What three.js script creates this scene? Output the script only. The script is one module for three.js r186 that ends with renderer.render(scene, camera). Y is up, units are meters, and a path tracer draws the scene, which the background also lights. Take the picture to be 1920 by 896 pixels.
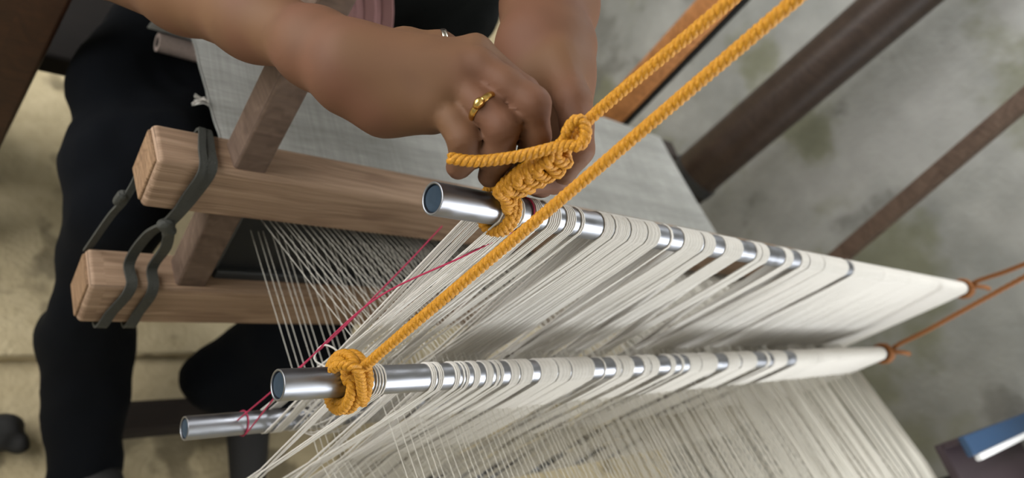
import * as THREE from 'three';
import { mergeGeometries } from 'three/addons/utils/BufferGeometryUtils.js';
import { RoundedBoxGeometry } from 'three/addons/geometries/RoundedBoxGeometry.js';
import { RectAreaLightUniformsLib } from 'three/addons/lights/RectAreaLightUniformsLib.js';

// ------------------------------------------------------------------ camera, light, exposure
const V = (x, y, z) => new THREE.Vector3(x, y, z);
const scene = new THREE.Scene();
const renderer = new THREE.WebGLRenderer({ antialias: true });
renderer.toneMapping = THREE.LinearToneMapping;
renderer.toneMappingExposure = 1.09;
renderer.shadowMap.enabled = true;
RectAreaLightUniformsLib.init();
scene.background = new THREE.Color(0, 0, 0);

const FOCAL = 1300, EYE = V(0, 1.45, 0);
// the loom's own axes seen from the hand-held, tilted camera: x along the heald rods, y up, z along the warp
const camRight = V(0.7183, 0.6384, 0.2766), camUp = V(-0.0954, 0.4842, -0.8697), camFwd = V(0.6892, -0.5983, -0.4087);
const camera = new THREE.PerspectiveCamera(2 * Math.atan(448 / FOCAL) * 180 / Math.PI, 1920 / 896, 0.02, 30);
camera.position.copy(EYE);
camera.up.copy(camUp);
camera.lookAt(EYE.clone().add(camFwd));
camera.focus = 0.52;
camera.userData.fStop = 4.5;
scene.add(camera);

// three openings that let daylight in, all outside the frame: a window on the left, one on the right wall, and a roof light added to brighten cloth and arms
const WINDOW = { x: -1.08, y: 1.5, z: -1.1, w: 2.0, h: 1.2 };
const SIDE = { x: 1.98, y: 1.85, z: 1.6, w: 2.0, h: 1.1 };
const ADDED_SKYLIGHT = { x: 1.5, y: 2.68, z: -1.45, w: 1.0, d: 1.2 };
function areaLight(color, power, w, h, p, target) {
  const l = new THREE.RectAreaLight(color, power, w, h); l.position.copy(p); l.lookAt(target); scene.add(l); return l;
}
areaLight(new THREE.Color(1.0, 0.96, 0.9), 3.3, WINDOW.w, WINDOW.h, V(WINDOW.x + 0.03, WINDOW.y, WINDOW.z), V(3, WINDOW.y, WINDOW.z));
areaLight(new THREE.Color(0.93, 0.96, 1.0), 13, SIDE.w, SIDE.h, V(SIDE.x - 0.03, SIDE.y, SIDE.z), V(-3, SIDE.y, SIDE.z));
areaLight(new THREE.Color(0.96, 0.99, 1.0), 9.5, ADDED_SKYLIGHT.w, ADDED_SKYLIGHT.d, V(ADDED_SKYLIGHT.x, ADDED_SKYLIGHT.y - 0.03, ADDED_SKYLIGHT.z), V(ADDED_SKYLIGHT.x, -3, ADDED_SKYLIGHT.z));

// ------------------------------------------------------------------ helpers
function at(px, py, t) {
  return EYE.clone().addScaledVector(camRight, (px - 960) / FOCAL * t).addScaledVector(camUp, -(py - 448) / FOCAL * t).addScaledVector(camFwd, t);
}
function on(px, py, axis, value) {
  const d = at(px, py, 1).sub(EYE);
  return EYE.clone().addScaledVector(d, (value - EYE[axis]) / d[axis]);
}
let seed = 7;
const rnd = () => { seed = (seed * 1664525 + 1013904223) >>> 0; return seed / 4294967296; };
const rr = (a, b) => a + (b - a) * rnd();
function hash(x, y, z) { let h = (x * 374761393 + y * 668265263 + z * 2147483647) | 0; h = Math.imul(h ^ (h >>> 13), 1274126177); return ((h ^ (h >>> 16)) >>> 0) / 4294967296; }
const sm = (t) => t * t * (3 - 2 * t);
function vnoise(x, y, per, s) {
  const ix = Math.floor(x), iy = Math.floor(y), fx = sm(x - ix), fy = sm(y - iy), m = (a) => ((a % per) + per) % per;
  const a = hash(m(ix), m(iy), s), b = hash(m(ix + 1), m(iy), s), c = hash(m(ix), m(iy + 1), s), d = hash(m(ix + 1), m(iy + 1), s);
  return a + (b - a) * fx + (c - a) * fy + (a - b - c + d) * fx * fy;
}
function fbm(u, v, f, oct, s) { let t = 0, a = 0.5, n = 0; for (let i = 0; i < oct; i++) { t += a * vnoise(u * f, v * f, f, s + i); n += a; a *= 0.55; f *= 2; } return t / n; }
function noise3(x, y, z, s) {
  const ix = Math.floor(x), iy = Math.floor(y), iz = Math.floor(z), fx = sm(x - ix), fy = sm(y - iy), fz = sm(z - iz); let r = 0;
  for (let i = 0; i < 8; i++) { const a = i & 1, b = (i >> 1) & 1, c = i >> 2; r += hash(ix + a + s * 57, iy + b + 131, iz + c + 977) * (a ? fx : 1 - fx) * (b ? fy : 1 - fy) * (c ? fz : 1 - fz); }
  return r;
}
function tex(w, h, fn, srgb = true) {
  const data = new Uint8Array(w * h * 4);
  for (let y = 0; y < h; y++) for (let x = 0; x < w; x++) {
    const c = fn((x + 0.5) / w, (y + 0.5) / h), i = (y * w + x) * 4;
    for (let k = 0; k < 3; k++) data[i + k] = Math.max(0, Math.min(255, Array.isArray(c) ? c[k] : c));
    data[i + 3] = 255;
  }
  const t = new THREE.DataTexture(data, w, h);
  t.wrapS = t.wrapT = THREE.RepeatWrapping; t.magFilter = THREE.LinearFilter; t.minFilter = THREE.LinearFilter;
  if (srgb) t.colorSpace = THREE.SRGBColorSpace;
  t.needsUpdate = true; return t;
}
const mix3 = (a, b, t) => a.map((v, i) => v + (b[i] - v) * t);
const clamp01 = (t) => Math.max(0, Math.min(1, t));
const step = (a, b, t) => sm(clamp01((t - a) / (b - a)));
function mesh(name, geo, mat, parent) {
  const m = new THREE.Mesh(geo, mat); m.name = name; m.castShadow = m.receiveShadow = true; (parent || scene).add(m); return m;
}
function tag(o, label, category, group, kind) {
  Object.assign(o.userData, label && { label }, category && { category }, group && { group }, kind && { kind }); return o;
}
function thing(name, label, category, pos, group) {
  const g = new THREE.Group(); g.name = name; if (pos) g.position.copy(pos); scene.add(g); return tag(g, label, category, group);
}
function struct(name, geo, mat) { return tag(mesh(name, geo, mat), null, null, null, 'structure'); }
function boxUV(geo, s = 1) {   // uv in metres by the face direction
  const p = geo.attributes.position, n = geo.attributes.normal, uv = new Float32Array(p.count * 2);
  for (let i = 0; i < p.count; i++) {
    const ax = Math.abs(n.getX(i)), ay = Math.abs(n.getY(i)), az = Math.abs(n.getZ(i));
    const [u, v] = ax > ay && ax > az ? [p.getZ(i), p.getY(i)] : ay > az ? [p.getX(i), p.getZ(i)] : [p.getX(i), p.getY(i)];
    uv[2 * i] = u * s; uv[2 * i + 1] = v * s;
  }
  geo.setAttribute('uv', new THREE.BufferAttribute(uv, 2)); return geo;
}
function box(x0, x1, y0, y1, z0, z1, r = 0) {
  const g = r ? new RoundedBoxGeometry(x1 - x0, y1 - y0, z1 - z0, 3, r) : new THREE.BoxGeometry(x1 - x0, y1 - y0, z1 - z0);
  g.translate((x0 + x1) / 2, (y0 + y1) / 2, (z0 + z1) / 2); return boxUV(g);
}
// frames along a polyline
function frames(P, closed) {
  const n = P.length, T = [], N = [], B = [];
  for (let i = 0; i < n; i++) {
    const a = P[closed ? (i - 1 + n) % n : Math.max(0, i - 1)], b = P[closed ? (i + 1) % n : Math.min(n - 1, i + 1)];
    T.push(b.clone().sub(a).normalize());
  }
  let nn = Math.abs(T[0].y) < 0.9 ? V(0, 1, 0) : V(1, 0, 0);
  for (let i = 0; i < n; i++) { nn = nn.clone().addScaledVector(T[i], -nn.dot(T[i])).normalize(); N.push(nn); B.push(T[i].clone().cross(nn)); }
  return { T, N, B };
}
function tube(P, rad, seg = 6, closed = false, fr = null) {
  const { N, B } = fr || frames(P, closed), n = P.length, pos = [], nor = [], uv = [], idx = []; let L = 0;
  const rows = closed ? n + 1 : n;
  for (let i = 0; i < rows; i++) {
    const j = i % n, r = typeof rad === 'function' ? rad(i / (rows - 1)) : rad;
    if (i) L += P[j].distanceTo(P[(i - 1) % n]);
    for (let k = 0; k <= seg; k++) {
      const a = k / seg * Math.PI * 2, c = Math.cos(a), s = Math.sin(a), x = N[j].x * c + B[j].x * s, y = N[j].y * c + B[j].y * s, z = N[j].z * c + B[j].z * s;
      pos.push(P[j].x + x * r, P[j].y + y * r, P[j].z + z * r); nor.push(x, y, z); uv.push(L, k / seg);
    }
  }
  for (let i = 0; i < rows - 1; i++) for (let k = 0; k < seg; k++) { const a = i * (seg + 1) + k, b = a + seg + 1; idx.push(a, a + 1, b, b, a + 1, b + 1); }
  if (!closed) for (const e of [0, rows - 1]) {
    const c = pos.length / 3, t = V(0, 0, 0).crossVectors(N[e], B[e]).multiplyScalar(e ? 1 : -1);
    pos.push(P[e].x, P[e].y, P[e].z); nor.push(t.x, t.y, t.z); uv.push(0, 0);
    const b = e * (seg + 1), c0 = pos.length / 3;
    for (let k = 0; k <= seg; k++) { pos.push(pos[(b + k) * 3], pos[(b + k) * 3 + 1], pos[(b + k) * 3 + 2]); nor.push(t.x, t.y, t.z); uv.push(0, 0); }
    for (let k = 0; k < seg; k++) e ? idx.push(c, c0 + k, c0 + k + 1) : idx.push(c, c0 + k + 1, c0 + k);
  }
  const g = new THREE.BufferGeometry();
  g.setAttribute('position', new THREE.Float32BufferAttribute(pos, 3)); g.setAttribute('normal', new THREE.Float32BufferAttribute(nor, 3)); g.setAttribute('uv', new THREE.Float32BufferAttribute(uv, 2));
  g.setIndex(idx); return g;
}
function smooth(P, spacing) {
  const c = new THREE.CatmullRomCurve3(P, false, 'centripetal'); c.arcLengthDivisions = P.length * 30;
  return c.getSpacedPoints(Math.max(4, Math.round(c.getLength() / spacing)));
}
// ribbon of width w and thickness th along P; side[i] is the width direction
function ribbon(P, side, w, th) {
  const pos = [], idx = [], n = P.length;
  for (let i = 0; i < n; i++) {
    const t = P[Math.min(n - 1, i + 1)].clone().sub(P[Math.max(0, i - 1)]).normalize(), s = side[i].clone().addScaledVector(t, -side[i].dot(t)).normalize(), u = t.clone().cross(s);
    for (const [a, b] of [[-1, -1], [1, -1], [1, 1], [-1, 1]]) { const q = P[i].clone().addScaledVector(s, a * w / 2).addScaledVector(u, b * th / 2); pos.push(q.x, q.y, q.z); }
  }
  for (let i = 0; i < n - 1; i++) for (let k = 0; k < 4; k++) { const a = i * 4 + k, b = i * 4 + (k + 1) % 4, c = a + 4, d = b + 4; idx.push(a, b, c, b, d, c); }
  idx.push(0, 2, 1, 0, 3, 2); const e = (n - 1) * 4; idx.push(e, e + 1, e + 2, e, e + 2, e + 3);
  let g = new THREE.BufferGeometry(); g.setAttribute('position', new THREE.Float32BufferAttribute(pos, 3)); g.setIndex(idx);
  g = g.toNonIndexed(); g.computeVertexNormals(); return boxUV(g);
}
// surface of a field of tapered capsules. groups: [{k, caps: [[a, b, ra, rb], ...]}], joined inside a group with k, between groups with kk
const smin = (a, b, k) => { const h = Math.max(k - Math.abs(a - b), 0) / k; return Math.min(a, b) - h * h * k * 0.25; };
function skinMesh(groups, cell, kk, wobble) {
  const lo = V(1e9, 1e9, 1e9), hi = V(-1e9, -1e9, -1e9);
  for (const g of groups) for (const [a, b, ra, rb] of g.caps) { const r = Math.max(ra, rb) + 3 * cell; for (const p of [a, b]) { lo.min(p.clone().addScalar(-r)); hi.max(p.clone().addScalar(r)); } }
  const nx = Math.ceil((hi.x - lo.x) / cell) + 1, ny = Math.ceil((hi.y - lo.y) / cell) + 1, nz = Math.ceil((hi.z - lo.z) / cell) + 1, N = nx * ny * nz;
  const F = new Float32Array(N).fill(1), G = new Float32Array(N);
  for (const g of groups) {
    let I0 = nx, I1 = 0, J0 = ny, J1 = 0, K0 = nz, K1 = 0;
    for (const [a, b, ra, rb] of g.caps) {
      const m = Math.max(ra, rb) + g.k + 4 * cell, bax = b.x - a.x, bay = b.y - a.y, baz = b.z - a.z, L = bax * bax + bay * bay + baz * baz || 1e-12;
      const i0 = Math.max(0, Math.floor((Math.min(a.x, b.x) - m - lo.x) / cell)), i1 = Math.min(nx - 1, Math.ceil((Math.max(a.x, b.x) + m - lo.x) / cell));
      const j0 = Math.max(0, Math.floor((Math.min(a.y, b.y) - m - lo.y) / cell)), j1 = Math.min(ny - 1, Math.ceil((Math.max(a.y, b.y) + m - lo.y) / cell));
      const k0 = Math.max(0, Math.floor((Math.min(a.z, b.z) - m - lo.z) / cell)), k1 = Math.min(nz - 1, Math.ceil((Math.max(a.z, b.z) + m - lo.z) / cell));
      I0 = Math.min(I0, i0); I1 = Math.max(I1, i1); J0 = Math.min(J0, j0); J1 = Math.max(J1, j1); K0 = Math.min(K0, k0); K1 = Math.max(K1, k1);
      for (let k = k0; k <= k1; k++) for (let j = j0; j <= j1; j++) for (let i = i0; i <= i1; i++) {
        const x = lo.x + i * cell - a.x, y = lo.y + j * cell - a.y, z = lo.z + k * cell - a.z, h = clamp01((x * bax + y * bay + z * baz) / L);
        const d = Math.sqrt((x - bax * h) ** 2 + (y - bay * h) ** 2 + (z - baz * h) ** 2) - (ra + (rb - ra) * h), o = (k * ny + j) * nx + i;
        G[o] = G[o] === 0 ? d : smin(G[o], d, g.k);
      }
    }
    const q = g.kk || kk;
    for (let k = K0; k <= K1; k++) for (let j = J0; j <= J1; j++) for (let i = I0, o = (k * ny + j) * nx + I0; i <= I1; i++, o++) if (G[o] !== 0) { F[o] = F[o] === 1 ? G[o] : smin(F[o], G[o], q); G[o] = 0; }
  }
  if (wobble) for (let k = 0, o = 0; k < nz; k++) for (let j = 0; j < ny; j++) for (let i = 0; i < nx; i++, o++) if (Math.abs(F[o]) < 0.1) F[o] += wobble(lo.x + i * cell, lo.y + j * cell, lo.z + k * cell);
  const cellF = new Float32Array(8), id = new Int32Array(N).fill(-1), pos = [], idx = [], at3 = (i, j, k) => (k * ny + j) * nx + i;
  for (let k = 0; k < nz - 1; k++) for (let j = 0; j < ny - 1; j++) for (let i = 0; i < nx - 1; i++) {
    const o = at3(i, j, k); if (F[o] > 4 * cell) { i += 1; continue; }
    let c = 0, x = 0, y = 0, z = 0, mask = 0; const f = cellF;
    for (let q = 0; q < 8; q++) { f[q] = F[at3(i + (q & 1), j + ((q >> 1) & 1), k + (q >> 2))]; if (f[q] < 0) mask |= 1 << q; }
    if (mask === 0 || mask === 255) continue;
    for (let q = 0; q < 8; q++) for (const b of [1, 2, 4]) if (!(q & b)) { const s = q | b; if ((f[q] < 0) !== (f[s] < 0)) { const t = f[q] / (f[q] - f[s]); x += (q & 1) + (b === 1 ? t : 0); y += ((q >> 1) & 1) + (b === 2 ? t : 0); z += (q >> 2) + (b === 4 ? t : 0); c++; } }
    id[at3(i, j, k)] = pos.length / 3; pos.push(lo.x + (i + x / c) * cell, lo.y + (j + y / c) * cell, lo.z + (k + z / c) * cell);
  }
  const quad = (a, b, c, d, flip) => { if (a < 0 || b < 0 || c < 0 || d < 0) return; flip ? idx.push(a, c, b, a, d, c) : idx.push(a, b, c, a, c, d); };
  for (let k = 1; k < nz - 1; k++) for (let j = 1; j < ny - 1; j++) for (let i = 1; i < nx - 1; i++) {
    const o = at3(i, j, k); if (id[o] < 0 && F[o] > 2 * cell) continue; const s = F[o] < 0;
    if (s !== (F[at3(i + 1, j, k)] < 0)) quad(id[at3(i, j - 1, k - 1)], id[at3(i, j, k - 1)], id[at3(i, j, k)], id[at3(i, j - 1, k)], !s);
    if (s !== (F[at3(i, j + 1, k)] < 0)) quad(id[at3(i - 1, j, k - 1)], id[at3(i - 1, j, k)], id[at3(i, j, k)], id[at3(i, j, k - 1)], !s);
    if (s !== (F[at3(i, j, k + 1)] < 0)) quad(id[at3(i - 1, j - 1, k)], id[at3(i, j - 1, k)], id[at3(i, j, k)], id[at3(i - 1, j, k)], !s);
  }
  const g = new THREE.BufferGeometry(); g.setAttribute('position', new THREE.Float32BufferAttribute(pos, 3)); g.setIndex(idx); g.computeVertexNormals();
  g.setAttribute('uv', new THREE.Float32BufferAttribute(new Float32Array(pos.length / 3 * 2), 2));
  return boxUV(g);
}
const std = (o) => new THREE.MeshStandardMaterial(o);
const rep = (t, a, b) => { const c = t.clone(); c.repeat.set(a, b); c.needsUpdate = true; return c; };

// ------------------------------------------------------------------ materials
const wallTex = tex(1024, 1024, (u, v) => {
  const a = fbm(u, v, 4, 6, 1), b = fbm(u, v, 9, 5, 20), c = fbm(u, v, 40, 3, 40), stain = step(0.56, 0.72, fbm(u, v, 6, 5, 60));
  let col = mix3([146, 147, 143], [172, 172, 168], step(0.35, 0.65, a)); col = mix3(col, [120, 121, 98], 0.75 * stain);
  col = mix3(col, [112, 111, 106], 0.65 * step(0.62, 0.75, b)); return col.map((x) => x + (c - 0.5) * 16);
});
const wallBump = tex(512, 512, (u, v) => 255 * (0.6 * fbm(u, v, 8, 5, 3) + 0.4 * fbm(u, v, 64, 2, 9)), false);
const floorTex = tex(1024, 1024, (u, v) => {
  const a = fbm(u, v, 5, 6, 101), b = fbm(u, v, 14, 4, 130), c = fbm(u, v, 60, 2, 150);
  let col = mix3([172, 157, 124], [192, 177, 144], a); col = mix3(col, [112, 102, 80], 0.7 * step(0.6, 0.74, b)); return col.map((x) => x + (c - 0.5) * 18);
});
const woodTex = tex(512, 512, (u, v) => {
  const w = fbm(u, v, 4, 4, 201), g = vnoise(u * 4 + w, v * 90 + w * 14, 90, 211), f = vnoise(u * 10, v * 220, 220, 221), k = step(0.62, 0.8, fbm(u, v, 5, 4, 231));
  let col = mix3([152, 130, 110], [186, 165, 145], g); col = mix3(col, [124, 100, 82], 0.45 * k); return col.map((x) => x + (f - 0.5) * 26);
});
const woodBump = tex(512, 512, (u, v) => 255 * (0.5 * vnoise(u * 8, v * 120, 120, 241) + 0.5 * fbm(u, v, 10, 4, 251)), false);
const clothTex = tex(1024, 1024, (u, v) => {   // u along the weft, v along the warp
  const band = fbm(0.3, v, 16, 4, 301), slub = vnoise(u * 24, v * 400, 400, 311), warp = vnoise(u * 360, v * 8, 360, 321), t = fbm(u, v, 6, 4, 331);
  return [196, 195, 190].map((x) => x + (band - 0.5) * 44 + (slub - 0.5) * 26 + (warp - 0.5) * 20 + (t - 0.5) * 14);
});
const clothBump = tex(512, 512, (u, v) => 255 * (0.5 + 0.25 * Math.sin(u * Math.PI * 2 * 128) + 0.25 * Math.sin(v * Math.PI * 2 * 128)), false);
const brushed = tex(512, 256, (u, v) => 255 * (0.34 + 0.26 * vnoise(u * 3, v * 128, 128, 401) + 0.2 * fbm(u, v, 8, 4, 411)), false);
const fibre = tex(256, 256, (u, v) => 255 * vnoise(u * 16, (v + u * 2) * 16, 16, 501), false);

const M = {
  wall: std({ map: rep(wallTex, 0.55, 0.55), color: 0xeeeeee, bumpMap: rep(wallBump, 1.3, 1.3), bumpScale: 0.0022, roughness: 0.95 }),
  ceiling: std({ color: 0x9a978c, roughness: 1 }),
  floor: std({ map: rep(floorTex, 0.7, 0.7), bumpMap: rep(wallBump, 2, 2), bumpScale: 0.004, roughness: 0.95 }),
  wood: std({ map: rep(woodTex, 1.6, 6), color: 0xd2c6ba, bumpMap: rep(woodBump, 1.6, 6), bumpScale: 0.0012, roughness: 0.75 }),
  brownWood: std({ map: rep(woodTex, 6, 1.6), color: 0x857a74, bumpMap: rep(woodBump, 6, 1.6), bumpScale: 0.0012, roughness: 0.75 }),
  endGrain: std({ map: rep(woodTex, 8, 4), color: 0xb8a58c, bumpMap: rep(woodBump, 6, 6), bumpScale: 0.002, roughness: 0.85 }),
  postWood: std({ map: rep(woodTex, 5, 1.2), color: 0x5a3c28, roughness: 0.55 }),
  orangeWood: std({ map: rep(woodTex, 5, 1.2), color: new THREE.Color(1.55, 0.88, 0.42), roughness: 0.5 }),
  poleWood: std({ map: rep(woodTex, 3, 1.2), color: 0x5c524e, roughness: 0.45 }),
  dark: std({ color: 0x141312, roughness: 0.8 }),
  darkWood: std({ map: rep(woodTex, 2, 4), color: 0x37312b, roughness: 0.9 }),
  benchWood: std({ map: rep(woodTex, 2, 4), color: 0x1f1a18, roughness: 0.9 }),
  cloth: std({ map: rep(clothTex, 2, 2), color: 0xc2c3c2, bumpMap: rep(clothBump, 7, 7), bumpScale: 0.0004, roughness: 0.95 }),
  clothUnder: std({ map: rep(clothTex, 2, 2), color: 0xc8b4ae, roughness: 0.95 }),
  thread: std({ color: 0xcbc7c0, roughness: 0.9 }),
  threadB: std({ color: 0xc1bdb6, roughness: 0.9 }),
  warp: std({ color: 0xc6c2b8, roughness: 0.9 }),
  red: std({ color: 0x961d40, roughness: 0.8 }),
  alu: std({ color: 0x8b8d92, metalness: 1, roughness: 0.7, roughnessMap: rep(brushed, 2, 1) }),
  plug: std({ color: 0x3f5a72, roughness: 0.6, bumpMap: rep(woodBump, 30, 30), bumpScale: 0.0015 }),
  steel: std({ color: 0x47494b, metalness: 0.7, roughness: 0.55 }),
  rope: std({ color: 0xbc8110, roughness: 0.55, bumpMap: rep(fibre, 120, 3), bumpScale: 0.0005 }),
  ropeOld: std({ color: 0x84501f, roughness: 0.7 }),
  rubber: std({ color: 0x2f302b, roughness: 0.75, bumpMap: rep(wallBump, 12, 12), bumpScale: 0.001 }),
  skin: new THREE.MeshPhysicalMaterial({ vertexColors: true, roughness: 0.68, specularIntensity: 0.5 }),
  shirt: new THREE.MeshPhysicalMaterial({ color: 0x0c0e0d, roughness: 1, specularIntensity: 0.3 }),
  trousers: new THREE.MeshPhysicalMaterial({ color: 0x06080c, roughness: 1, specularIntensity: 0.25 }),
  scarf: std({ color: 0x8f6a68, roughness: 0.9 }),
  gold: std({ color: 0xd9b56a, metalness: 1, roughness: 0.22 }),
  silver: std({ color: 0xd8d6cc, metalness: 1, roughness: 0.25 }),
  blue: std({ color: 0x1f3f60, roughness: 0.5 }),
  white: std({ color: 0xffffff, roughness: 0.35 }),
  maroon: std({ color: 0x33242a, roughness: 0.6 }),
};

// ------------------------------------------------------------------ the room
const X0 = -1.2, X1 = 2.1, Z0 = -2.8, Z1 = 2.8, Y1 = 2.8;
struct('floor', box(X0 - 0.2, X1 + 0.2, -0.2, 0, Z0 - 0.2, Z1 + 0.2), M.floor);
// a slab of wall or ceiling with one rectangular opening; (u, v) are the two axes along it
function holed(make, u0, u1, v0, v1, a, b, c, d) { return mergeGeometries([make(u0, u1, v0, c), make(u0, u1, d, v1), make(u0, a, c, d), make(b, u1, c, d)]); }
struct('ceiling', holed((a, b, c, d) => box(a, b, Y1, Y1 + 0.2, c, d), X0 - 0.2, X1 + 0.2, Z0 - 0.2, Z1 + 0.2, ADDED_SKYLIGHT.x - ADDED_SKYLIGHT.w / 2, ADDED_SKYLIGHT.x + ADDED_SKYLIGHT.w / 2, ADDED_SKYLIGHT.z - ADDED_SKYLIGHT.d / 2, ADDED_SKYLIGHT.z + ADDED_SKYLIGHT.d / 2), M.ceiling);
struct('wall_right', holed((a, b, c, d) => box(X1, X1 + 0.2, c, d, a, b), Z0 - 0.2, Z1 + 0.2, 0, Y1, SIDE.z - SIDE.w / 2, SIDE.z + SIDE.w / 2, SIDE.y - SIDE.h / 2, SIDE.y + SIDE.h / 2), M.wall);
struct('wall_left', holed((a, b, c, d) => box(X0 - 0.2, X0, c, d, a, b), Z0 - 0.2, Z1 + 0.2, 0, Y1, WINDOW.z - WINDOW.w / 2, WINDOW.z + WINDOW.w / 2, WINDOW.y - WINDOW.h / 2, WINDOW.y + WINDOW.h / 2), M.wall);
struct('wall_back', box(X0, X1, 0, Y1, Z0 - 0.2, Z0), M.wall);
struct('wall_front', box(X0, X1, 0, Y1, Z1, Z1 + 0.2), M.wall);
{
  const glow = (k) => std({ color: 0x222222, emissive: new THREE.Color(0.95, 0.97, 1), emissiveIntensity: k });
  let w = WINDOW; struct('window_1', box(X0 - 0.1, w.x, w.y - w.h / 2, w.y + w.h / 2, w.z - w.w / 2, w.z + w.w / 2), glow(4));
  w = SIDE; struct('window_2', box(w.x, X1 + 0.1, w.y - w.h / 2, w.y + w.h / 2, w.z - w.w / 2, w.z + w.w / 2), glow(4));
  w = ADDED_SKYLIGHT; struct('added_window_3', box(w.x - w.w / 2, w.x + w.w / 2, w.y, Y1 + 0.1, w.z - w.d / 2, w.z + w.d / 2), glow(4));  // glowing roof panel, added for light on cloth, arms and floor
}
// ------------------------------------------------------------------ floor pieces
{
  const z = on(30, 668, 'y', 0.03).z;
  struct('floor_slab', box(X0, 0.9, 0, 0.03, Z0, z, 0.008), M.floor);
  const p = on(282, 778, 'y', 0.05);
  tag(mesh('treadle', box(p.x - 0.075, p.x + 0.75, 0.0, 0.055, p.z - 0.03, p.z + 0.03, 0.008), M.darkWood), 'dark timber bar lying on the floor between the two trouser legs', 'bar');
}

// ------------------------------------------------------------------ posts and pole behind the loom
function poleBetween(name, label, a, b, r, mat, square) {
  const d = b.clone().sub(a), L = d.length(), t = thing(name, label, 'pole', a);
  const g = square ? new RoundedBoxGeometry(2 * r, L, 2 * r, 3, 0.008) : new THREE.CylinderGeometry(r, r * 1.03, L, 28, 8);
  if (square) boxUV(g); else { const u = g.attributes.uv; for (let i = 0; i < u.count; i++) u.setXY(i, u.getX(i) * 6.28 * r, u.getY(i) * L); }
  if (!square) { const p = g.attributes.position; for (let i = 0; i < p.count; i++) { const s = 1 + 0.05 * (noise3(p.getX(i) * 14 + 5, p.getY(i) * 5, p.getZ(i) * 14, 3) - 0.5); p.setX(i, p.getX(i) * s); p.setZ(i, p.getZ(i) * s); } g.computeVertexNormals(); }
  const m = mesh('shaft', g, mat, t); m.position.copy(d).multiplyScalar(0.5); m.quaternion.setFromUnitVectors(V(0, 1, 0), d.clone().normalize());
  return { t, L, q: m.quaternion.clone(), dir: d.clone().normalize() };
}
function extend(p, q, y0, y1) { const d = q.clone().sub(p); return [p.clone().addScaledVector(d, (y0 - p.y) / d.y), p.clone().addScaledVector(d, (y1 - p.y) / d.y)]; }
{
  let [a, b] = extend(on(-46, 160, 'z', -0.84), on(20, 0, 'z', -0.84), 0.031, 2.79);
  poleBetween('loom_post', 'dark brown square loom post at the left edge of the photo', a, b, 0.05, M.postWood, true);
  [a, b] = extend(on(1130, 232, 'z', -0.98), on(1346, 0, 'z', -0.98), 0.002, 2.79);
  const o = poleBetween('loom_post_001', 'orange brown loom post behind the upper yellow rope', a, b, 0.036, M.orangeWood, false);
  const s = mesh('shade_strip', new THREE.CylinderGeometry(0.014, 0.014, o.L * 0.98, 12), M.dark, o.t); s.quaternion.copy(o.q);  // dark cylinder stands in for the shade along the post's edge
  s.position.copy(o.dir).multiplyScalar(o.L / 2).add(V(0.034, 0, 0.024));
  [a, b] = extend(on(1440, 211, 'x', 1.86), on(1685, 0, 'x', 1.88), 0.08, 2.78);
  const w = poleBetween('leaning_pole', 'thick dark brown wooden pole slanting across the grey wall', a, b, 0.073, M.poleWood, false);
  const c = on(1302, 330, 'x', 1.86), h = (c.y - a.y) / w.dir.y;
  const ring = mesh('collar', new THREE.CylinderGeometry(0.08, 0.08, 0.03, 28), M.steel, w.t); ring.quaternion.copy(w.q); ring.position.copy(w.dir).multiplyScalar(h);
  const foot = mesh('foot', new THREE.CylinderGeometry(0.077, 0.079, h, 28), M.darkWood, w.t); foot.quaternion.copy(w.q); foot.position.copy(w.dir).multiplyScalar(h / 2 - 0.014);
}

// ------------------------------------------------------------------ batten: two beams, posts and the reed
const BAT = at(300, 300, 0.65), TH = 0.24, BH = 0.064, BD = 0.056, SEP = 0.184, BX = -0.015, BLEN = 1.68;
const batten = thing('batten', 'wooden batten of two long pinkish beams joined by posts with a grey reed between', 'loom beater', BAT);
batten.rotation.x = -TH;
{
  const beam = (name, x, y, len) => {
    const g = new RoundedBoxGeometry(len, BH, BD, 4, 0.006, 1); const p = g.attributes.position;
    for (let i = 0; i < p.count; i++) { const n = noise3(p.getX(i) * 9, p.getY(i) * 30, p.getZ(i) * 30, 5) - 0.5; if (p.getX(i) < -len / 2 + 0.02) p.setX(i, p.getX(i) + n * 0.006); }
    g.translate(x + len / 2, y - BH / 2, -BD / 2); boxUV(g); const b = mesh(name, g, M.wood, batten);
    const e = new RoundedBoxGeometry(0.004, BH - 0.01, BD - 0.01, 2, 0.0018); e.translate(x - 0.0008, y - BH / 2, -BD / 2); mesh('end_grain', boxUV(e), M.endGrain, b);
  };
  beam('upper_beam', 0, 0, BLEN); beam('lower_beam', BX, -SEP, BLEN - BX);
  for (const [x, top] of [[0.088, 1.3], [1.62, 1.3]]) mesh('post', box(x - 0.017, x + 0.017, -SEP - 0.01, top, -0.046, -0.006, 0.004), M.brownWood, batten);
  const reed = mesh('reed', mergeGeometries([box(0.115, 1.58, -BH - 0.012, -BH + 0.004, -0.036, -0.024, 0.002), box(0.115, 1.58, -SEP - 0.002, -SEP + 0.013, -0.038, -0.02, 0.003),
    box(0.112, 0.117, -SEP, -BH, -0.036, -0.024, 0.001), box(1.578, 1.583, -SEP, -BH, -0.036, -0.024, 0.001)]), M.steel, batten);
  const d = []; for (let x = 0.118; x < 1.578; x += 0.0024) { const b = new THREE.BoxGeometry(0.0009, SEP - BH, 0.005); b.translate(x, -(SEP + BH) / 2, -0.03); d.push(b); }
  tag(mesh('reed_dents', mergeGeometries(d), M.steel, reed), null, null, null, 'stuff');
}
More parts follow.
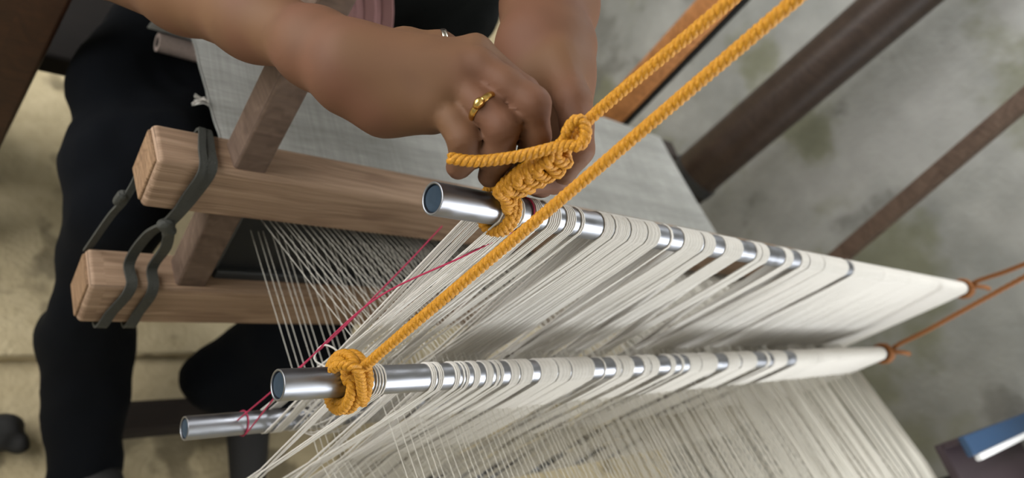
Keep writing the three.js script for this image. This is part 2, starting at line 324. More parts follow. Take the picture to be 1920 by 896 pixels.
// rubber straps round the left ends of the two beams
{
  const s = thing('rubber_strap', 'dark rubber strips knotted round the left ends of both beams', 'strap', BAT); s.rotation.x = -TH;
  const rb = (pts, w, name) => { const P = smooth(pts.map((p) => V(...p)), 0.004), sd = P.map(() => V(1, 0, 0)); mesh(name, ribbon(P, sd, w, 0.003), M.rubber, s); };
  const g = 0.003;
  rb([[0.048, -BH - 0.004, -BD - g], [0.05, 0.0, -BD - g], [0.05, g, -BD + 0.003], [0.0475, g, -0.02], [0.046, g, -0.002], [0.0455, -0.004, g], [0.041, -0.035, g], [0.034, -0.062, g + 0.001], [0.03, -0.085, 0.0]], 0.013, 'upper_band');
  rb([[0.047, g + 0.001, -BD], [0.0405, g + 0.0015, -0.02], [0.039, g, -0.002], [0.0385, -0.004, g + 0.001], [0.034, -0.04, g + 0.001], [0.031, -0.085, 0.002]], 0.007, 'upper_band');
  rb([[0.031, -0.08, 0.001], [0.026, -0.12, -0.02], [0.024, -SEP + 0.004, -0.03], [0.024, -SEP + g, -0.003], [0.022, -SEP - 0.006, g], [0.014, -SEP - 0.04, g], [0.009, -SEP - BH - 0.002, g], [0.008, -SEP - BH - g, -0.03]], 0.011, 'lower_band');
  rb([[0.032, -0.08, 0.002], [0.042, -0.12, -0.006], [0.046, -SEP + 0.006, -0.022], [0.046, -SEP + g, -0.003], [0.0455, -SEP - 0.006, g], [0.041, -SEP - 0.04, g], [0.038, -SEP - BH - 0.002, g], [0.037, -SEP - BH - g, -0.03]], 0.011, 'lower_band');
  rb([[0.006, -BH + 0.004, -BD - g], [0.005, -BH - 0.004, -0.05], [-0.002, -BH - 0.03, -0.04], [-0.006, -0.12, -0.045], [-0.012, -SEP - 0.01, -BD - g]], 0.007, 'side_band');
  mesh('knot', skinMesh([{ k: 0.006, caps: [[V(0.026, -0.082, 0.002), V(0.036, -0.088, 0.004), 0.006, 0.005], [V(0.03, -0.076, 0.004), V(0.034, -0.098, 0.0), 0.005, 0.004]] }], 0.002, 0.002), M.rubber, s);
  mesh('knot', skinMesh([{ k: 0.004, caps: [[V(-0.004, -0.09, -0.043), V(-0.006, -0.1, -0.044), 0.006, 0.005]] }], 0.002, 0.002), M.rubber, s);
}

// ------------------------------------------------------------------ cloth, breast beam, cloth roll
const CY = 0.775, ZB = -0.82;
{
  // profile in (z, y): along the flat cloth, over the breast beam and down behind it
  const prof = []; for (let i = 0; i <= 40; i++) prof.push([-0.5 - (0.32) * i / 40, CY - 0.004 * Math.sin(Math.PI * i / 40)]);
  for (let i = 1; i <= 10; i++) { const a = i / 10 * Math.PI / 2; prof.push([ZB - 0.018 * Math.sin(a), CY - 0.018 + 0.018 * Math.cos(a)]); }
  for (let i = 1; i <= 10; i++) prof.push([ZB - 0.018 + 0.03 * i / 10 * 0.4, CY - 0.018 - 0.1 * i / 10]);
  const NX = 120, pos = [], uv = [], idx = [], rows = prof.length; let L = 0;
  for (const side of [0, 1]) { L = 0;
    for (let i = 0; i < rows; i++) {
      const a = prof[Math.max(0, i - 1)], b = prof[Math.min(rows - 1, i + 1)], tl = Math.hypot(b[0] - a[0], b[1] - a[1]), nz = (b[1] - a[1]) / tl, ny = -(b[0] - a[0]) / tl;
      if (i) L += Math.hypot(prof[i][0] - prof[i - 1][0], prof[i][1] - prof[i - 1][1]);
      const f = clamp01(-(prof[i][0] + 0.5) / 0.32), x0 = 0.323 - 0.036 * f + 0.0014 * (noise3(prof[i][0] * 300, i * 0.7, 1, 2) - 0.5) * 2, x1 = 1.515 - 0.08 * f;
      for (let j = 0; j <= NX; j++) {
        const x = x0 + (x1 - x0) * j / NX, wv = 0.004 * (noise3(x * 5, prof[i][0] * 9, prof[i][1] * 9, 8) - 0.5) + (side ? -0.0012 : 0);
        pos.push(x, prof[i][1] + ny * wv, prof[i][0] + nz * wv); uv.push(x, L);
      }
    } }
  const S = rows * (NX + 1), W = NX + 1;
  for (let i = 0; i < rows - 1; i++) for (let j = 0; j < NX; j++) { const a = i * W + j, b = a + W; idx.push(a, a + 1, b, a + 1, b + 1, b, S + a, S + b, S + a + 1, S + a + 1, S + b, S + b + 1); }
  for (let i = 0; i < rows - 1; i++) for (const j of [0, NX]) { const a = i * W + j, b = a + W; idx.push(a, b, S + a, b, S + b, S + a); }
  const g = new THREE.BufferGeometry(); g.setAttribute('position', new THREE.Float32BufferAttribute(pos, 3)); g.setAttribute('uv', new THREE.Float32BufferAttribute(uv, 2)); g.setIndex(idx); g.computeVertexNormals();
  const c = thing('woven_cloth', 'pale grey white woven cloth stretched flat under the hands', 'cloth');
  mesh('sheet', g, M.cloth, c);
  const sel = []; for (let i = 0; i < rows; i++) sel.push(V(pos[i * W * 3], pos[i * W * 3 + 1] - 0.0005, pos[i * W * 3 + 2]));
  const e = mesh('selvedge', tube(sel, 0.0013, 6), M.cloth, c);
  const tuft = []; for (let i = 0; i < 7; i++) { const p = V(0.307, CY, -0.605 + rr(-0.008, 0.008)); tuft.push(tube([p, p.clone().add(V(-0.006, rr(-0.002, 0.004), rr(-0.004, 0.004))), p.clone().add(V(-0.012 - rr(0, 0.006), rr(-0.008, 0.004), rr(-0.008, 0.008)))], 0.0007, 4)); }
  mesh('frayed_ends', mergeGeometries(tuft), M.thread, c);
  tag(mesh('breast_beam', box(0.31, 1.5, CY - 0.062, CY - 0.006, ZB - 0.012, ZB + 0.04, 0.008), M.darkWood), 'dark wooden breast beam under the far edge of the cloth', 'beam');
  const r = thing('cloth_roll', 'rolled woven cloth below the breast beam in shadow', 'cloth roll', V(0.3, 0.648, -0.812));
  const ro = new THREE.CylinderGeometry(0.014, 0.014, 1.13, 32, 1); ro.rotateZ(Math.PI / 2); ro.translate(0.565, 0, 0); mesh('rolled_cloth', ro, M.clothUnder, r);
  const rod = new THREE.CylinderGeometry(0.008, 0.008, 1.2, 20); rod.rotateZ(Math.PI / 2); rod.translate(0.6, 0, 0); mesh('roller', rod, M.darkWood, r);
}

// ------------------------------------------------------------------ heald shafts
const RR = 0.0118;
const SH = [
  { top: V(0.2823, 1.1475, -0.231), bot: V(0.2553, 0.7478, -0.2054), end: 1.325, label: 'rear heald shaft whose upper tube has the hands tying rope to its end', bare: [0, 978, 1080, 1113, 1217, 1238, 1241, 1263, 1321, 1341, 1374, 1399, 1424, 1455, 1469, 1485, 1573, 1584], slit: [1132, 1161, 1193, 1300, 1410, 1500, 1528, 1640, 1690, 1735] },
  { top: V(0.2345, 0.989, -0.1605), bot: V(0.21, 0.59, -0.135), end: 1.25, label: 'nearer lower heald shaft whose tube has a thick yellow rope knot near its end', bare: [0, 690, 708, 792, 816, 838, 866, 873, 886, 897, 930, 943, 984, 999, 1099, 1118, 1120, 1139, 1174, 1192, 1222, 1242, 1252, 1262, 1268, 1278, 1330, 1350, 1405, 1424, 1429, 1437, 1462, 1479], slit: [804, 850, 858, 912, 922, 960, 1030, 1055, 1150, 1205, 1300, 1375, 1520, 1560] },
];
function rodX(top, px) {   // x on a rod where it crosses the picture column px
  const c = top.clone().sub(EYE), u = (px - 960) / FOCAL, cx = c.dot(camRight), cz = c.dot(camFwd);
  return top.x + (u * cz - cx) / (camRight.x - u * camFwd.x);
}
function rod(p, len, parent, name) {
  const prof = [[0.0099, 0.02], [0.0099, 0.0008], [0.0103, 0], [0.0114, 0], [RR, 0.0006], [RR, len - 0.0006], [0.0114, len], [0.0099, len], [0.0099, len - 0.02]].map(([r, y]) => new THREE.Vector2(r, y));
  const g = new THREE.LatheGeometry(prof, 40); g.rotateZ(-Math.PI / 2); const u = g.attributes.uv; for (let i = 0; i < u.count; i++) u.setXY(i, u.getX(i), g.attributes.position.getX(i));
  const m = mesh(name, g, M.alu, parent); m.position.copy(p);
  const e = new THREE.LatheGeometry([[0, 0.0005], [0.004, 0.0003], [0.0085, 0.001], [0.0098, 0.0025], [0.0098, 0.018], [0, 0.018]].map(([r, y]) => new THREE.Vector2(r, y)), 24); e.rotateZ(-Math.PI / 2);
  tag(mesh('end_plug', e, M.plug, m), 'dull blue plug in the tube end');
  return m;
}
const heddleXs = [];
SH.forEach((s, si) => {
  const root = thing(si ? 'heald_shaft_001' : 'heald_shaft', s.label, 'heald shaft', V(s.top.x, s.top.y, s.top.z));
  const eyeK = si ? 0.52 : 0.6;
  const off = V(s.bot.x - s.top.x, s.bot.y - s.top.y, s.bot.z - s.top.z);
  rod(V(0, 0, 0), s.end, root, 'upper_tube'); rod(off, s.end, root, 'lower_tube');
  // thread loops: round the upper tube, legs meeting at an eye half way, round the lower tube
  const h = -off.y, zb = off.z, rt = RR + 0.0006;
  const loop = (dx, jz, thin) => {
    const P = [], e = eyeK, ez = zb * e;
    for (let i = 0; i <= 8; i++) { const a = Math.PI * (-0.06 + 1.12 * i / 8); P.push(V(0.0006 * (i / 8 - 0.5), Math.sin(a) * rt, Math.cos(a) * rt)); }
    const leg = (sgn, t) => V(dx * t + sgn * 0.0005, -h * t, (t < e ? ez * t / e : ez + (zb - ez) * (t - e) / (1 - e)) + sgn * ((t < e ? rt * (1 - t / e) : rt * (t - e) / (1 - e)) + 0.0012 * (1 - Math.abs(t - e))));
    for (const t of [0.1, 0.3, e, 0.8, 0.93]) P.push(leg(-1, t));
    for (let i = 0; i <= 6; i++) { const a = Math.PI * (0.97 + 1.06 * i / 6); P.push(V(dx, off.y + Math.sin(a) * rt, zb + Math.cos(a) * rt)); }
    for (const t of [0.93, 0.8, e, 0.3, 0.1]) P.push(leg(1, t));
    return tube(P, thin, 5, true);
  };
  const bare = s.bare.map((p) => rodX(s.top, p) - s.top.x), slit = s.slit.map((p) => rodX(s.top, p) - s.top.x), xs = [];
  const first = rodX(s.top, si ? 691 : 985) - s.top.x, sparseEnd = rodX(s.top, si ? 708 : 1080) - s.top.x;
  for (let x = first; x < s.end - 0.012;) {
    let free = true; for (let i = 0; i < bare.length; i += 2) if (x > bare[i] && x < bare[i + 1]) free = false;
    for (const q of slit) if (Math.abs(x - q) < 0.0012) free = false;
    if (free) xs.push(x);
    x += x < sparseEnd ? (si ? 0.0028 : rnd() < 0.25 ? 0.0085 : 0.0023) : rr(0.0016, 0.0021);
  }
  xs.push(rodX(s.top, si ? 1119 : 1239.5) - s.top.x);
  if (!si) for (let i = 0; i < 10; i++) xs.unshift(rodX(s.top, 924 + i * 4.2) - s.top.x);
  const variants = [-0.02, -0.012, -0.006, 0, 0.005, 0.01, 0.016].map((d, i) => loop(d, 0, 0.00088));
  const rest = [];
  xs.forEach((x, i) => {
    heddleXs.push([si, x + s.top.x]);
    const lean = !si && i < 10 ? rr(-1.6, 1.2) : (fbm(x / 1.4 + 0.01, 0.37 + si * 0.2, 48, 2, 71) - 0.5) * 5 + rr(-0.8, 0.8), v = Math.max(0, Math.min(6, Math.round(3 + lean * 1.4)));
    if (i < 290) { const m = mesh('heddle', variants[v], i % 3 ? M.thread : M.threadB, root); m.position.x = x; } else rest.push(variants[v].clone().translate(x, 0, 0));
  });
  if (rest.length) tag(mesh('heddles', mergeGeometries(rest), M.thread, root), null, null, null, 'stuff');
  // slack thread ends and loops near the tube ends
  const loose = [];
  if (!si) {
    for (let i = 0; i < 26; i++) { const x = rr(0.09, 0.125), a = rr(0, 6.28), b = V(x, off.y + RR * 1.1 * Math.sin(a), zb + RR * 1.1 * Math.cos(a)); loose.push(tube(smooth([b, b.clone().add(V(rr(-0.01, 0.01), 0.02, 0.012)), b.clone().add(V(rr(-0.015, 0.03), rr(0.05, 0.11), rr(0.0, 0.02)))], 0.006), 0.0007, 5)); }
    const c = at(615, 690, 0.6).sub(s.top); loose.push(tube(smooth([c, c.clone().addScaledVector(camRight, -0.012).addScaledVector(camUp, 0.008), c.clone().addScaledVector(camRight, -0.004).addScaledVector(camUp, 0.02), c.clone().addScaledVector(camRight, 0.01).addScaledVector(camUp, 0.012), c.clone().addScaledVector(camRight, 0.002).addScaledVector(camUp, -0.006)], 0.003), 0.0008, 5));
    tag(mesh('loose_threads', mergeGeometries(loose), M.thread, root), null, null, null, 'stuff');
  }
});

// ------------------------------------------------------------------ warp
{
  const w = thing('warp', 'sheets of undyed warp threads running through both heald shafts', 'warp threads');
  const items = [];
  const fy = CY, fz = -0.5;
  for (const si of [0, 1]) {
    const s = SH[si], k = si ? 0.52 : 0.6, ey = s.top.y + (s.bot.y - s.top.y) * k, ez = s.top.z + (s.bot.z - s.top.z) * k; let x = 0.372 + si * 0.0012;
    while (x < 1.53) {
      const xf = 0.323 + (x - 0.372) / (1.53 - 0.372) * (1.515 - 0.323), xb = x + 0.0 + rr(-0.004, 0.004);
      const P = [V(xf, fy, fz), V(xf + (x - xf) * 0.25, fy + (ey - fy) * 0.2, -0.43), V(x, ey + rr(-0.004, 0.004), ez), V(x + (xb - x) * 0.2, 0.955 + (si ? -0.05 : 0.0), 0.05), V(xb, 1.02, 1.0)];
      const f = step(0.45, 1.15, x);
      items.push([x, tube(P, 0.00036 + 0.0004 * f, 5)]);
      x += rnd() < 0.17 ? rr(0.0045, 0.0095) : (0.0085 - 0.0066 * Math.pow(f, 0.5)) * rr(0.7, 1.3);
    }
  }
  items.sort((a, b) => a[0] - b[0]);
  const rest = []; items.forEach(([, g], i) => { if (i < 290) mesh('warp_thread', g, M.warp, w); else rest.push(g); });
  tag(mesh('warp_threads', mergeGeometries(rest), M.warp, w), null, null, null, 'stuff');
}
// red threads
{
  const s = SH[0], x = rodX(s.top, 978), t = thing('red_thread', 'crimson thread looped over the upper tube and slanting to the lowest tube', 'thread');
  const ringPts = (c, r) => { const P = []; for (let i = 0; i < 20; i++) { const a = i / 20 * 6.283; P.push(V(c.x + 0.0008 * Math.sin(a), c.y + r * Math.sin(a), c.z + r * Math.cos(a))); } return P; };
  mesh('loop', tube(ringPts(V(x, s.top.y, s.top.z), RR + 0.001), 0.0007, 5, true), M.red, t);
  const xb = rodX(s.bot, 455);
  mesh('loop', tube(ringPts(V(xb, s.bot.y, s.bot.z), RR + 0.001), 0.0007, 5, true), M.red, t);
  mesh('strand', tube(smooth([V(x, s.top.y - 0.008, s.top.z + 0.009), at(870, 480, 0.53), at(705, 560, 0.565), at(570, 683, 0.6), V(xb, s.bot.y + 0.004, s.bot.z + RR + 0.001)], 0.01), 0.0008, 5), M.red, t);
  const b = mesh('strand', tube(smooth([at(829, 424, 0.7), at(760, 497, 0.66), at(640, 618, 0.64), at(560, 690, 0.64), V(xb - 0.01, s.bot.y + 0.01, s.bot.z)], 0.01), 0.0008, 5), M.red, t);
}

// ------------------------------------------------------------------ ropes
function ropeGeo(P, R = 0.004, pitch = 0.0125, phase = 0) {
  const f = frames(P), out = []; let L = [0]; for (let i = 1; i < P.length; i++) L.push(L[i - 1] + P[i].distanceTo(P[i - 1]));
  for (let k = 0; k < 3; k++) {
    const Q = P.map((p, i) => { const a = -L[i] / pitch * Math.PI * 2 + k * 2.0944 + phase; return p.clone().addScaledVector(f.N[i], Math.cos(a) * R * 0.53).addScaledVector(f.B[i], Math.sin(a) * R * 0.53); });
    out.push(tube(Q, (t) => R * 0.55, 7));
  }
  return out;
}
function rope(name, label, P, mat, group, R) { const t = thing(name, label, 'rope', null, group); for (const g of ropeGeo(P, R)) mesh('strand', g, mat, t); return t; }
function wraps(c, r, x0, x1, a0, turns, n = 14) { const P = []; const m = Math.ceil(Math.abs(turns) * n); for (let i = 0; i <= m; i++) { const t = i / m, a = a0 + t * turns * 6.2832; P.push(V(x0 + (x1 - x0) * t, c.y + r * Math.sin(a), c.z + r * Math.cos(a))); } return P; }
{
  const s = SH[0].top, xr = rodX(s, 935);
  const up = at(1370, 0, 0.385), kn = at(1095, 233, 0.452), far = kn.clone().addScaledVector(up.clone().sub(kn), (2.79 - kn.y) / (up.y - kn.y));
  const P = [far, up.clone().lerp(far, 0.3), up, kn, at(1062, 270, 0.462), at(1010, 312, 0.478), at(965, 345, 0.49)];
  P.push(...wraps(s, RR + 0.0046, xr + 0.0035, xr - 0.006, 1.9, -2.15, 10));
  P.push(at(945, 345, 0.478));
  const ax = [at(948, 350, 0.485), at(975, 330, 0.475), at(1005, 312, 0.468), at(1035, 296, 0.462), at(1062, 268, 0.456)];
  const curve = new THREE.CatmullRomCurve3(ax), n = 64, turns = 6.5;
  for (let i = 0; i <= n; i++) { const t = i / n, c = curve.getPoint(t), a = t * turns * 6.2832 + 2, r = 0.0082 * (1 + 0.16 * Math.sin(i * 2.3)) * (1 - 0.1 * t), bight = Math.pow(Math.max(0, Math.cos(a - 2.4)), 3) * (i % 20 < 11 ? 0.0085 : 0.003); c.addScaledVector(camRight, Math.cos(a) * r * 0.75 + Math.sin(a) * 0.003 + bight * 0.8).addScaledVector(camUp, -bight * 0.6).addScaledVector(camUp, Math.cos(a) * r * 0.9).addScaledVector(camFwd, Math.sin(a) * r); P.push(c); }
  P.push(at(1062, 252, 0.446), at(1072, 232, 0.443), at(1086, 224, 0.442), at(1097, 236, 0.442), at(1097, 258, 0.443), at(1086, 273, 0.444), at(1068, 272, 0.446), at(1045, 275, 0.447), at(1010, 284, 0.448), at(970, 293, 0.449), at(930, 299, 0.45), at(885, 302, 0.451), at(842, 296, 0.452));
  rope('yellow_rope', 'yellow twisted rope knotted on the upper tube and held by the hands', smooth(P, 0.0014), M.rope);
}
{
  const s = SH[1].top, xr = rodX(s, 655), up = at(1490, 0, 0.36), kn = at(688, 684, 0.518), far = kn.clone().addScaledVector(up.clone().sub(kn), (2.79 - kn.y) / (up.y - kn.y));
  const P = [far, up.clone().lerp(far, 0.3), up, at(1100, 333, 0.437), kn];
  P.push(...wraps(s, RR + 0.0045, xr + 0.008, xr - 0.012, 1.9, -3.1, 10), ...wraps(s, RR + 0.0095, xr - 0.011, xr + 0.004, 1.3, -2.15, 10));
  P.push(at(668, 690, 0.505), at(640, 684, 0.508), at(622, 692, 0.515));
  rope('yellow_rope_001', 'yellow twisted rope rising from the knot on the nearer tube', smooth(P, 0.0014), M.rope);
}
for (const [i, px, dpx, dpy] of [[0, 1812, 1985, 470], [1, 1662, 1905, 528]]) {
  const s = SH[i].top, x = s.x + SH[i].end - 0.006 + 0.014, c = V(x, s.y, s.z), a = at(dpx, dpy, i ? 1.16 : 1.18), b = c.clone().add(V(0, RR + 0.004, 0));
  const far = b.clone().addScaledVector(a.clone().sub(b), (2.79 - b.y) / (a.y - b.y));
  const P = [far, b.clone().lerp(far, 0.3), b.clone().lerp(far, 0.05), ...wraps(s, RR + 0.0045, x + 0.008, x - 0.012, 1.6, -2.6, 10), c.clone().add(V(0.006, 0.03, 0.01)), c.clone().add(V(0.03, 0.035, 0.016))];
  rope(i ? 'old_rope_001' : 'old_rope', i ? 'rust orange rope tied to the far end of the nearer tube' : 'rust orange rope tied to the far end of the upper tube', smooth(P, 0.003), M.ropeOld, null, 0.0045);
}

// ------------------------------------------------------------------ the weaver
{
  const who = thing('person', 'weaver in dark clothes leaning over the loom and knotting yellow rope with both hands', 'person');
  const C = (list) => list.map(([a, b, ra, rb]) => [at(...a), at(...b), ra, rb]);
  const chain = (pts) => { const o = []; for (let i = 0; i < pts.length - 1; i++) o.push([at(...pts[i].slice(0, 3)), at(...pts[i + 1].slice(0, 3)), pts[i][3], pts[i + 1][3]]); return o; };
  const right = [
    { k: 0.02, kk: 0.01, caps: C([
      [[200, -90, 0.66], [350, -22, 0.6], 0.042, 0.036], [[350, -22, 0.6], [480, 36, 0.55], 0.036, 0.03], [[480, 36, 0.55], [600, 92, 0.505], 0.03, 0.024],
      [[600, 92, 0.505], [664, 104, 0.487], 0.024, 0.019], [[590, 95, 0.505], [650, 146, 0.488], 0.022, 0.0175],
      [[664, 108, 0.487], [875, 112, 0.49], 0.018, 0.0125], [[664, 112, 0.485], [885, 126, 0.474], 0.018, 0.0125], [[655, 130, 0.485], [855, 160, 0.474], 0.018, 0.0118], [[650, 146, 0.488], [818, 200, 0.476], 0.0175, 0.0112],
      [[662, 168, 0.492], [722, 204, 0.492], 0.0135, 0.0155], [[722, 204, 0.492], [806, 212, 0.482], 0.0155, 0.0125],
      [[680, 120, 0.505], [800, 160, 0.51], 0.018, 0.016], [[800, 160, 0.51], [850, 170, 0.505], 0.016, 0.012]]) },
    { k: 0.006, kk: 0.006, caps: chain([[860, 108, 0.492, 0.0115], [892, 97, 0.488, 0.0115], [985, 172, 0.488, 0.0096], [1004, 240, 0.502, 0.0088], [995, 300, 0.51, 0.0075]]) },
    { k: 0.005, kk: 0.0022, caps: chain([[850, 122, 0.478, 0.0115], [900, 124, 0.471, 0.0118], [950, 158, 0.464, 0.0106], [1000, 194, 0.46, 0.0112], [1004, 255, 0.472, 0.0102], [985, 305, 0.488, 0.008]]) },
    { k: 0.005, kk: 0.0022, caps: chain([[820, 150, 0.48, 0.0115], [864, 158, 0.473, 0.0115], [905, 200, 0.463, 0.0105], [942, 238, 0.459, 0.0112], [935, 290, 0.47, 0.0104], [918, 330, 0.486, 0.0085]]) },
    { k: 0.005, kk: 0.0022, caps: chain([[780, 180, 0.482, 0.0118], [828, 196, 0.476, 0.0115], [852, 230, 0.469, 0.0105], [870, 262, 0.465, 0.0106], [872, 292, 0.472, 0.01], [860, 313, 0.478, 0.009]]) },
    { k: 0.008, kk: 0.008, caps: chain([[690, 108, 0.505, 0.016], [760, 92, 0.512, 0.0145], [825, 92, 0.518, 0.0122], [900, 130, 0.528, 0.0108], [965, 205, 0.53, 0.0085]]) },
  ];
  const left = [
    { k: 0.02, kk: 0.01, caps: C([
      [[1010, -190, 0.74], [1034, 10, 0.61], 0.044, 0.038], [[1034, 10, 0.61], [1032, 90, 0.565], 0.038, 0.0295], [[1032, 90, 0.565], [1030, 150, 0.545], 0.0295, 0.023], [[1055, 90, 0.56], [1062, 140, 0.54], 0.022, 0.018],
      [[1030, 150, 0.545], [1045, 250, 0.55], 0.02, 0.016], [[1010, 160, 0.555], [1010, 255, 0.565], 0.019, 0.015], [[1060, 140, 0.54], [1070, 240, 0.535], 0.017, 0.014], [[1020, 20, 0.6], [1000, 95, 0.565], 0.034, 0.026], [[1000, 95, 0.565], [1005, 180, 0.555], 0.026, 0.018]]) },
    { k: 0.008, kk: 0.01, caps: chain([[1048, 118, 0.53, 0.016], [1075, 190, 0.505, 0.0125], [1082, 235, 0.498, 0.0108], [1084, 280, 0.496, 0.0105], [1058, 325, 0.5, 0.0088]]) },
    { k: 0.005, kk: 0.0022, caps: chain([[1060, 230, 0.535, 0.012], [1066, 290, 0.53, 0.0108], [1040, 338, 0.522, 0.0098], [985, 345, 0.508, 0.008]]) },
    { k: 0.005, kk: 0.0022, caps: chain([[1040, 240, 0.55, 0.012], [1045, 300, 0.55, 0.0108], [1015, 345, 0.542, 0.01], [960, 340, 0.525, 0.008]]) },
    { k: 0.005, kk: 0.0022, caps: chain([[1020, 245, 0.562, 0.012], [1020, 300, 0.565, 0.0102], [990, 340, 0.556, 0.0095], [945, 330, 0.54, 0.0075]]) },
    { k: 0.005, kk: 0.0022, caps: chain([[1000, 245, 0.572, 0.0105], [995, 290, 0.575, 0.009], [970, 320, 0.565, 0.0082], [935, 315, 0.555, 0.0068]]) },
  ];
  const eR = at(200, -90, 0.66), eL = at(1010, -190, 0.74), sR = V(0.38, 1.22, -0.76), sL = V(0.76, 1.22, -0.8), hd = V(0.56, 1.45, -0.68);
  const rest = [{ k: 0.05, kk: 0.012, caps: [
    [eR, sR, 0.041, 0.055], [eL, sL, 0.043, 0.055], [sR, sL, 0.06, 0.06], [V(0.5, 1.18, -0.8), V(0.5, 1.08, -0.84), 0.1, 0.1], [V(0.64, 1.18, -0.8), V(0.64, 1.08, -0.84), 0.1, 0.1], [V(0.57, 1.22, -0.79), hd, 0.055, 0.05],
    [hd, hd.clone().add(V(0, 0.05, -0.02)), 0.08, 0.088], [hd.clone().add(V(0, -0.03, 0.03)), hd.clone().add(V(0, -0.065, 0.045)), 0.055, 0.04]] },
    { k: 0.01, kk: 0.012, caps: [[hd.clone().add(V(0, 0.02, 0.085)), hd.clone().add(V(0, -0.02, 0.105)), 0.008, 0.014], [hd.clone().add(V(0.085, 0.02, 0)), hd.clone().add(V(0.088, -0.02, 0.005)), 0.014, 0.01], [hd.clone().add(V(-0.085, 0.02, 0)), hd.clone().add(V(-0.088, -0.02, 0.005)), 0.014, 0.01], [hd.clone().add(V(-0.022, -0.05, 0.085)), hd.clone().add(V(0.022, -0.05, 0.085)), 0.009, 0.009]] }];
  const body = skinMesh([...rest, ...right, ...left], 0.0031, 0.004), p = body.attributes.position, col = new Float32Array(p.count * 3), base = new THREE.Color(0x60442e), red = new THREE.Color(0x5e3a2e), dk = new THREE.Color(0x553a29);
  for (let i = 0; i < p.count; i++) { const x = p.getX(i), y = p.getY(i), z = p.getZ(i), c = base.clone().lerp(red, 0.5 * step(0.2, 0.8, noise3(x * 28, y * 28, z * 28, 4))).lerp(dk, 0.35 * step(0.5, 0.8, noise3(x * 60, y * 60, z * 60, 6))); col.set([c.r, c.g, c.b], i * 3); }
  body.setAttribute('color', new THREE.BufferAttribute(col, 3)); mesh('body', body, M.skin, who);
  const wob = (x, y, z) => 0.018 * (noise3(x * 14, y * 9, z * 14, 12) - 0.5) + 0.008 * (noise3(x * 40, y * 16, z * 40, 14) - 0.5);
  mesh('shirt', skinMesh([{ k: 0.06, caps: [[sR, sL, 0.085, 0.085], [sR, sR.clone().lerp(eR, 0.62), 0.075, 0.065], [sL, sL.clone().lerp(eL, 0.62), 0.075, 0.065], [V(0.52, 1.17, -0.83), V(0.52, 0.84, -1.03), 0.14, 0.15], [V(0.63, 1.17, -0.83), V(0.63, 0.84, -1.03), 0.14, 0.15], [V(0.45, 0.8, -1.05), V(0.7, 0.8, -1.05), 0.15, 0.14], [V(0.57, 1.27, -0.79), V(0.57, 1.2, -0.83), 0.07, 0.1], [at(800, -60, 1.2), at(858, 15, 1.2), 0.1, 0.07]] }], 0.012, 0.03, wob), M.shirt, who);
  const kneeR = at(222, 395, 0.97), hipR = V(0.42, 0.58, -1.04), hipL = V(0.7, 0.58, -1.04), ankR = at(156, 935, 1.21), shinR = at(162, 640, 1.12);
  const kneeL = at(640, 430, 1.25), shinL = at(505, 740, 1.36);
  mesh('trousers', skinMesh([{ k: 0.03, caps: [[hipR, hipL, 0.11, 0.11], [hipR, at(226, 165, 1.05), 0.1, 0.064], [hipR, V(0.38, 0.52, -0.8), 0.1, 0.085], [V(0.38, 0.52, -0.8), at(300, 290, 1.0), 0.085, 0.07], [at(226, 165, 1.05), at(224, 300, 1.0), 0.066, 0.066], [at(224, 300, 1.0), kneeR, 0.066, 0.056], [kneeR, shinR, 0.056, 0.06], [shinR, ankR, 0.064, 0.06], [V(0.42, 0.51, -0.86), at(330, 260, 1.1), 0.09, 0.07]] },
    { k: 0.03, caps: [[hipL, V(0.66, 0.54, -0.8), 0.11, 0.1], [V(0.54, 0.54, -0.95), V(0.54, 0.54, -0.78), 0.1, 0.09], [V(0.66, 0.54, -0.8), kneeL, 0.1, 0.085], [kneeL, at(560, 640, 1.34), 0.085, 0.085], [at(560, 640, 1.34), shinL, 0.085, 0.06], [at(520, 640, 1.34), at(410, 705, 1.36), 0.075, 0.058], [at(410, 705, 1.36), at(500, 715, 1.36), 0.058, 0.07]] }], 0.011, 0.03, wob), M.trousers, who);
  for (const f of [ankR, shinL]) mesh('shoe', skinMesh([{ k: 0.02, caps: [[V(f.x, 0.085, f.z), V(f.x, 0.045, f.z + 0.13), 0.045, 0.034], [V(f.x, Math.max(f.y, 0.1), f.z), V(f.x, 0.065, f.z - 0.03), 0.04, 0.042]] }], 0.006, 0.02), M.dark, who);
  {
    const P = smooth([V(0.5, 1.3, -0.8), V(0.51, 1.24, -0.69), V(0.54, 1.1, -0.66), at(700, -70, 0.9), at(693, 30, 0.93), at(690, 66, 0.95)], 0.012), geos = [];
    for (let k = 0; k < 5; k++) geos.push(ribbon(P.map((p, n) => p.clone().addScaledVector(camRight, (k - 2) * 0.0135 + 0.002 * Math.sin(n * 0.3 + k)).addScaledVector(camFwd, (k % 2) * 0.004)), P.map(() => camRight.clone().addScaledVector(camFwd, k % 2 ? 0.5 : -0.5)), 0.0155, 0.003));
    mesh('scarf_end', mergeGeometries(geos), M.scarf, who);
  }
  mesh('hair', skinMesh([{ k: 0.03, caps: [[hd.clone().add(V(0, 0.06, -0.02)), hd.clone().add(V(0, 0.0, -0.05)), 0.093, 0.08], [hd.clone().add(V(0, -0.05, -0.07)), hd.clone().add(V(0, 0.0, -0.06)), 0.04, 0.06]] }], 0.008, 0.02), M.dark, who);
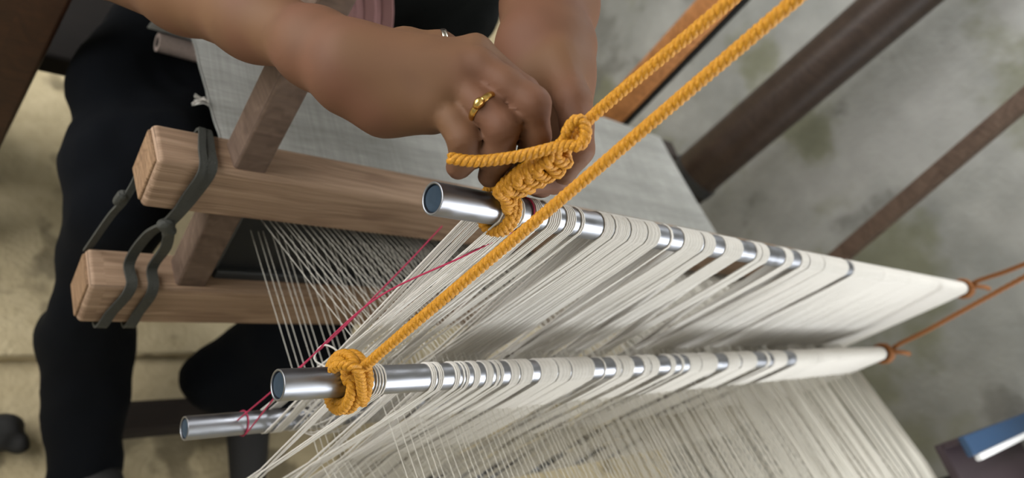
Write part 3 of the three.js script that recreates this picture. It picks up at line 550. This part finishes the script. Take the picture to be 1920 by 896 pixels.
  // rings
  const ring = (name, a, b, f, r, mat, stone) => {
    const A = at(...a), B = at(...b), d = B.clone().sub(A).normalize(), c = A.clone().lerp(B, f), g = new THREE.TorusGeometry(r, 0.0014, 10, 36); g.scale(1, 1, 1.7);
    const m = mesh(name, g, mat, who); m.position.copy(c); m.quaternion.setFromUnitVectors(V(0, 0, 1), d);
    const u = EYE.clone().sub(c).normalize(); u.addScaledVector(d, -u.dot(d)).normalize();
    const sgeo = new THREE.SphereGeometry(stone, 16, 10); sgeo.scale(1, 1, 0.7);
    const k = mesh('bezel', sgeo, mat, m); k.position.copy(u.multiplyScalar(r + 0.0003).applyQuaternion(m.quaternion.clone().invert()));
  };
  ring('gold_ring', [905, 200, 0.463], [946, 238, 0.459], 0.05, 0.0117, M.gold, 0.0048);
  ring('silver_ring', [760, 92, 0.512], [825, 92, 0.518], 1.1, 0.0135, M.silver, 0.0036);
}

{
  const y = 0.47, z = on(90, 140, 'y', y - 0.045).z, t = thing('bench', 'dark wooden bench under the weaver behind the left loom post', 'bench', V(0.02, 0, z));
  mesh('seat', box(0, 1.15, y - 0.045, y, -0.21, 0, 0.008), M.benchWood, t);
  for (const x of [0.08, 1.02]) mesh('leg', box(x, x + 0.06, 0.03, y - 0.045, -0.19, -0.03, 0.006), M.darkWood, t);
}
// ------------------------------------------------------------------ things by the wall and on the floor
{
  const a = on(1838, 856, 'x', 1.55), b = V(2.09, a.y, a.z), t = thing('blue_tray', 'blue painted shelf box with a bright white edge at lower right', 'shelf', V(a.x, a.y, a.z));
  const L = b.x - a.x;
  mesh('side_board', box(-0.03, L, -0.012, 0.0, -0.042, -0.005, 0.003), M.blue, t);
  mesh('light_line', box(0, L, -0.01, 0.003, -0.005, 0.006, 0.003), M.white, t);  // pure white strip painted in for a bright line of light
  mesh('base_board', box(-0.02, L, -0.06, -0.045, -0.04, 0.2, 0.003), M.maroon, t);
  mesh('back_panel', box(-0.02, L, -0.045, -0.012, -0.04, -0.03, 0.003), M.maroon, t);
  for (const x of [0.0, 0.06]) mesh('bracket', box(x, x + 0.014, -0.3, -0.06, 0.02, 0.034, 0.002), M.dark, t);
  const f = on(8, 812, 'y', 0.03);
  tag(mesh('dark_bundle', skinMesh([{ k: 0.03, caps: [[f.clone(), f.clone().add(V(0.02, 0.0, 0.02)), 0.02, 0.018], [f.clone().add(V(-0.05, 0, 0.02)), f.clone().add(V(0.0, 0.005, -0.01)), 0.022, 0.02]] }], 0.006, 0.02, (x, y, z) => 0.008 * (noise3(x * 60, y * 60, z * 60, 3) - 0.5)), M.dark), 'small dark crumpled bundle on the floor at the left edge', 'bundle');
}

renderer.render(scene, camera);
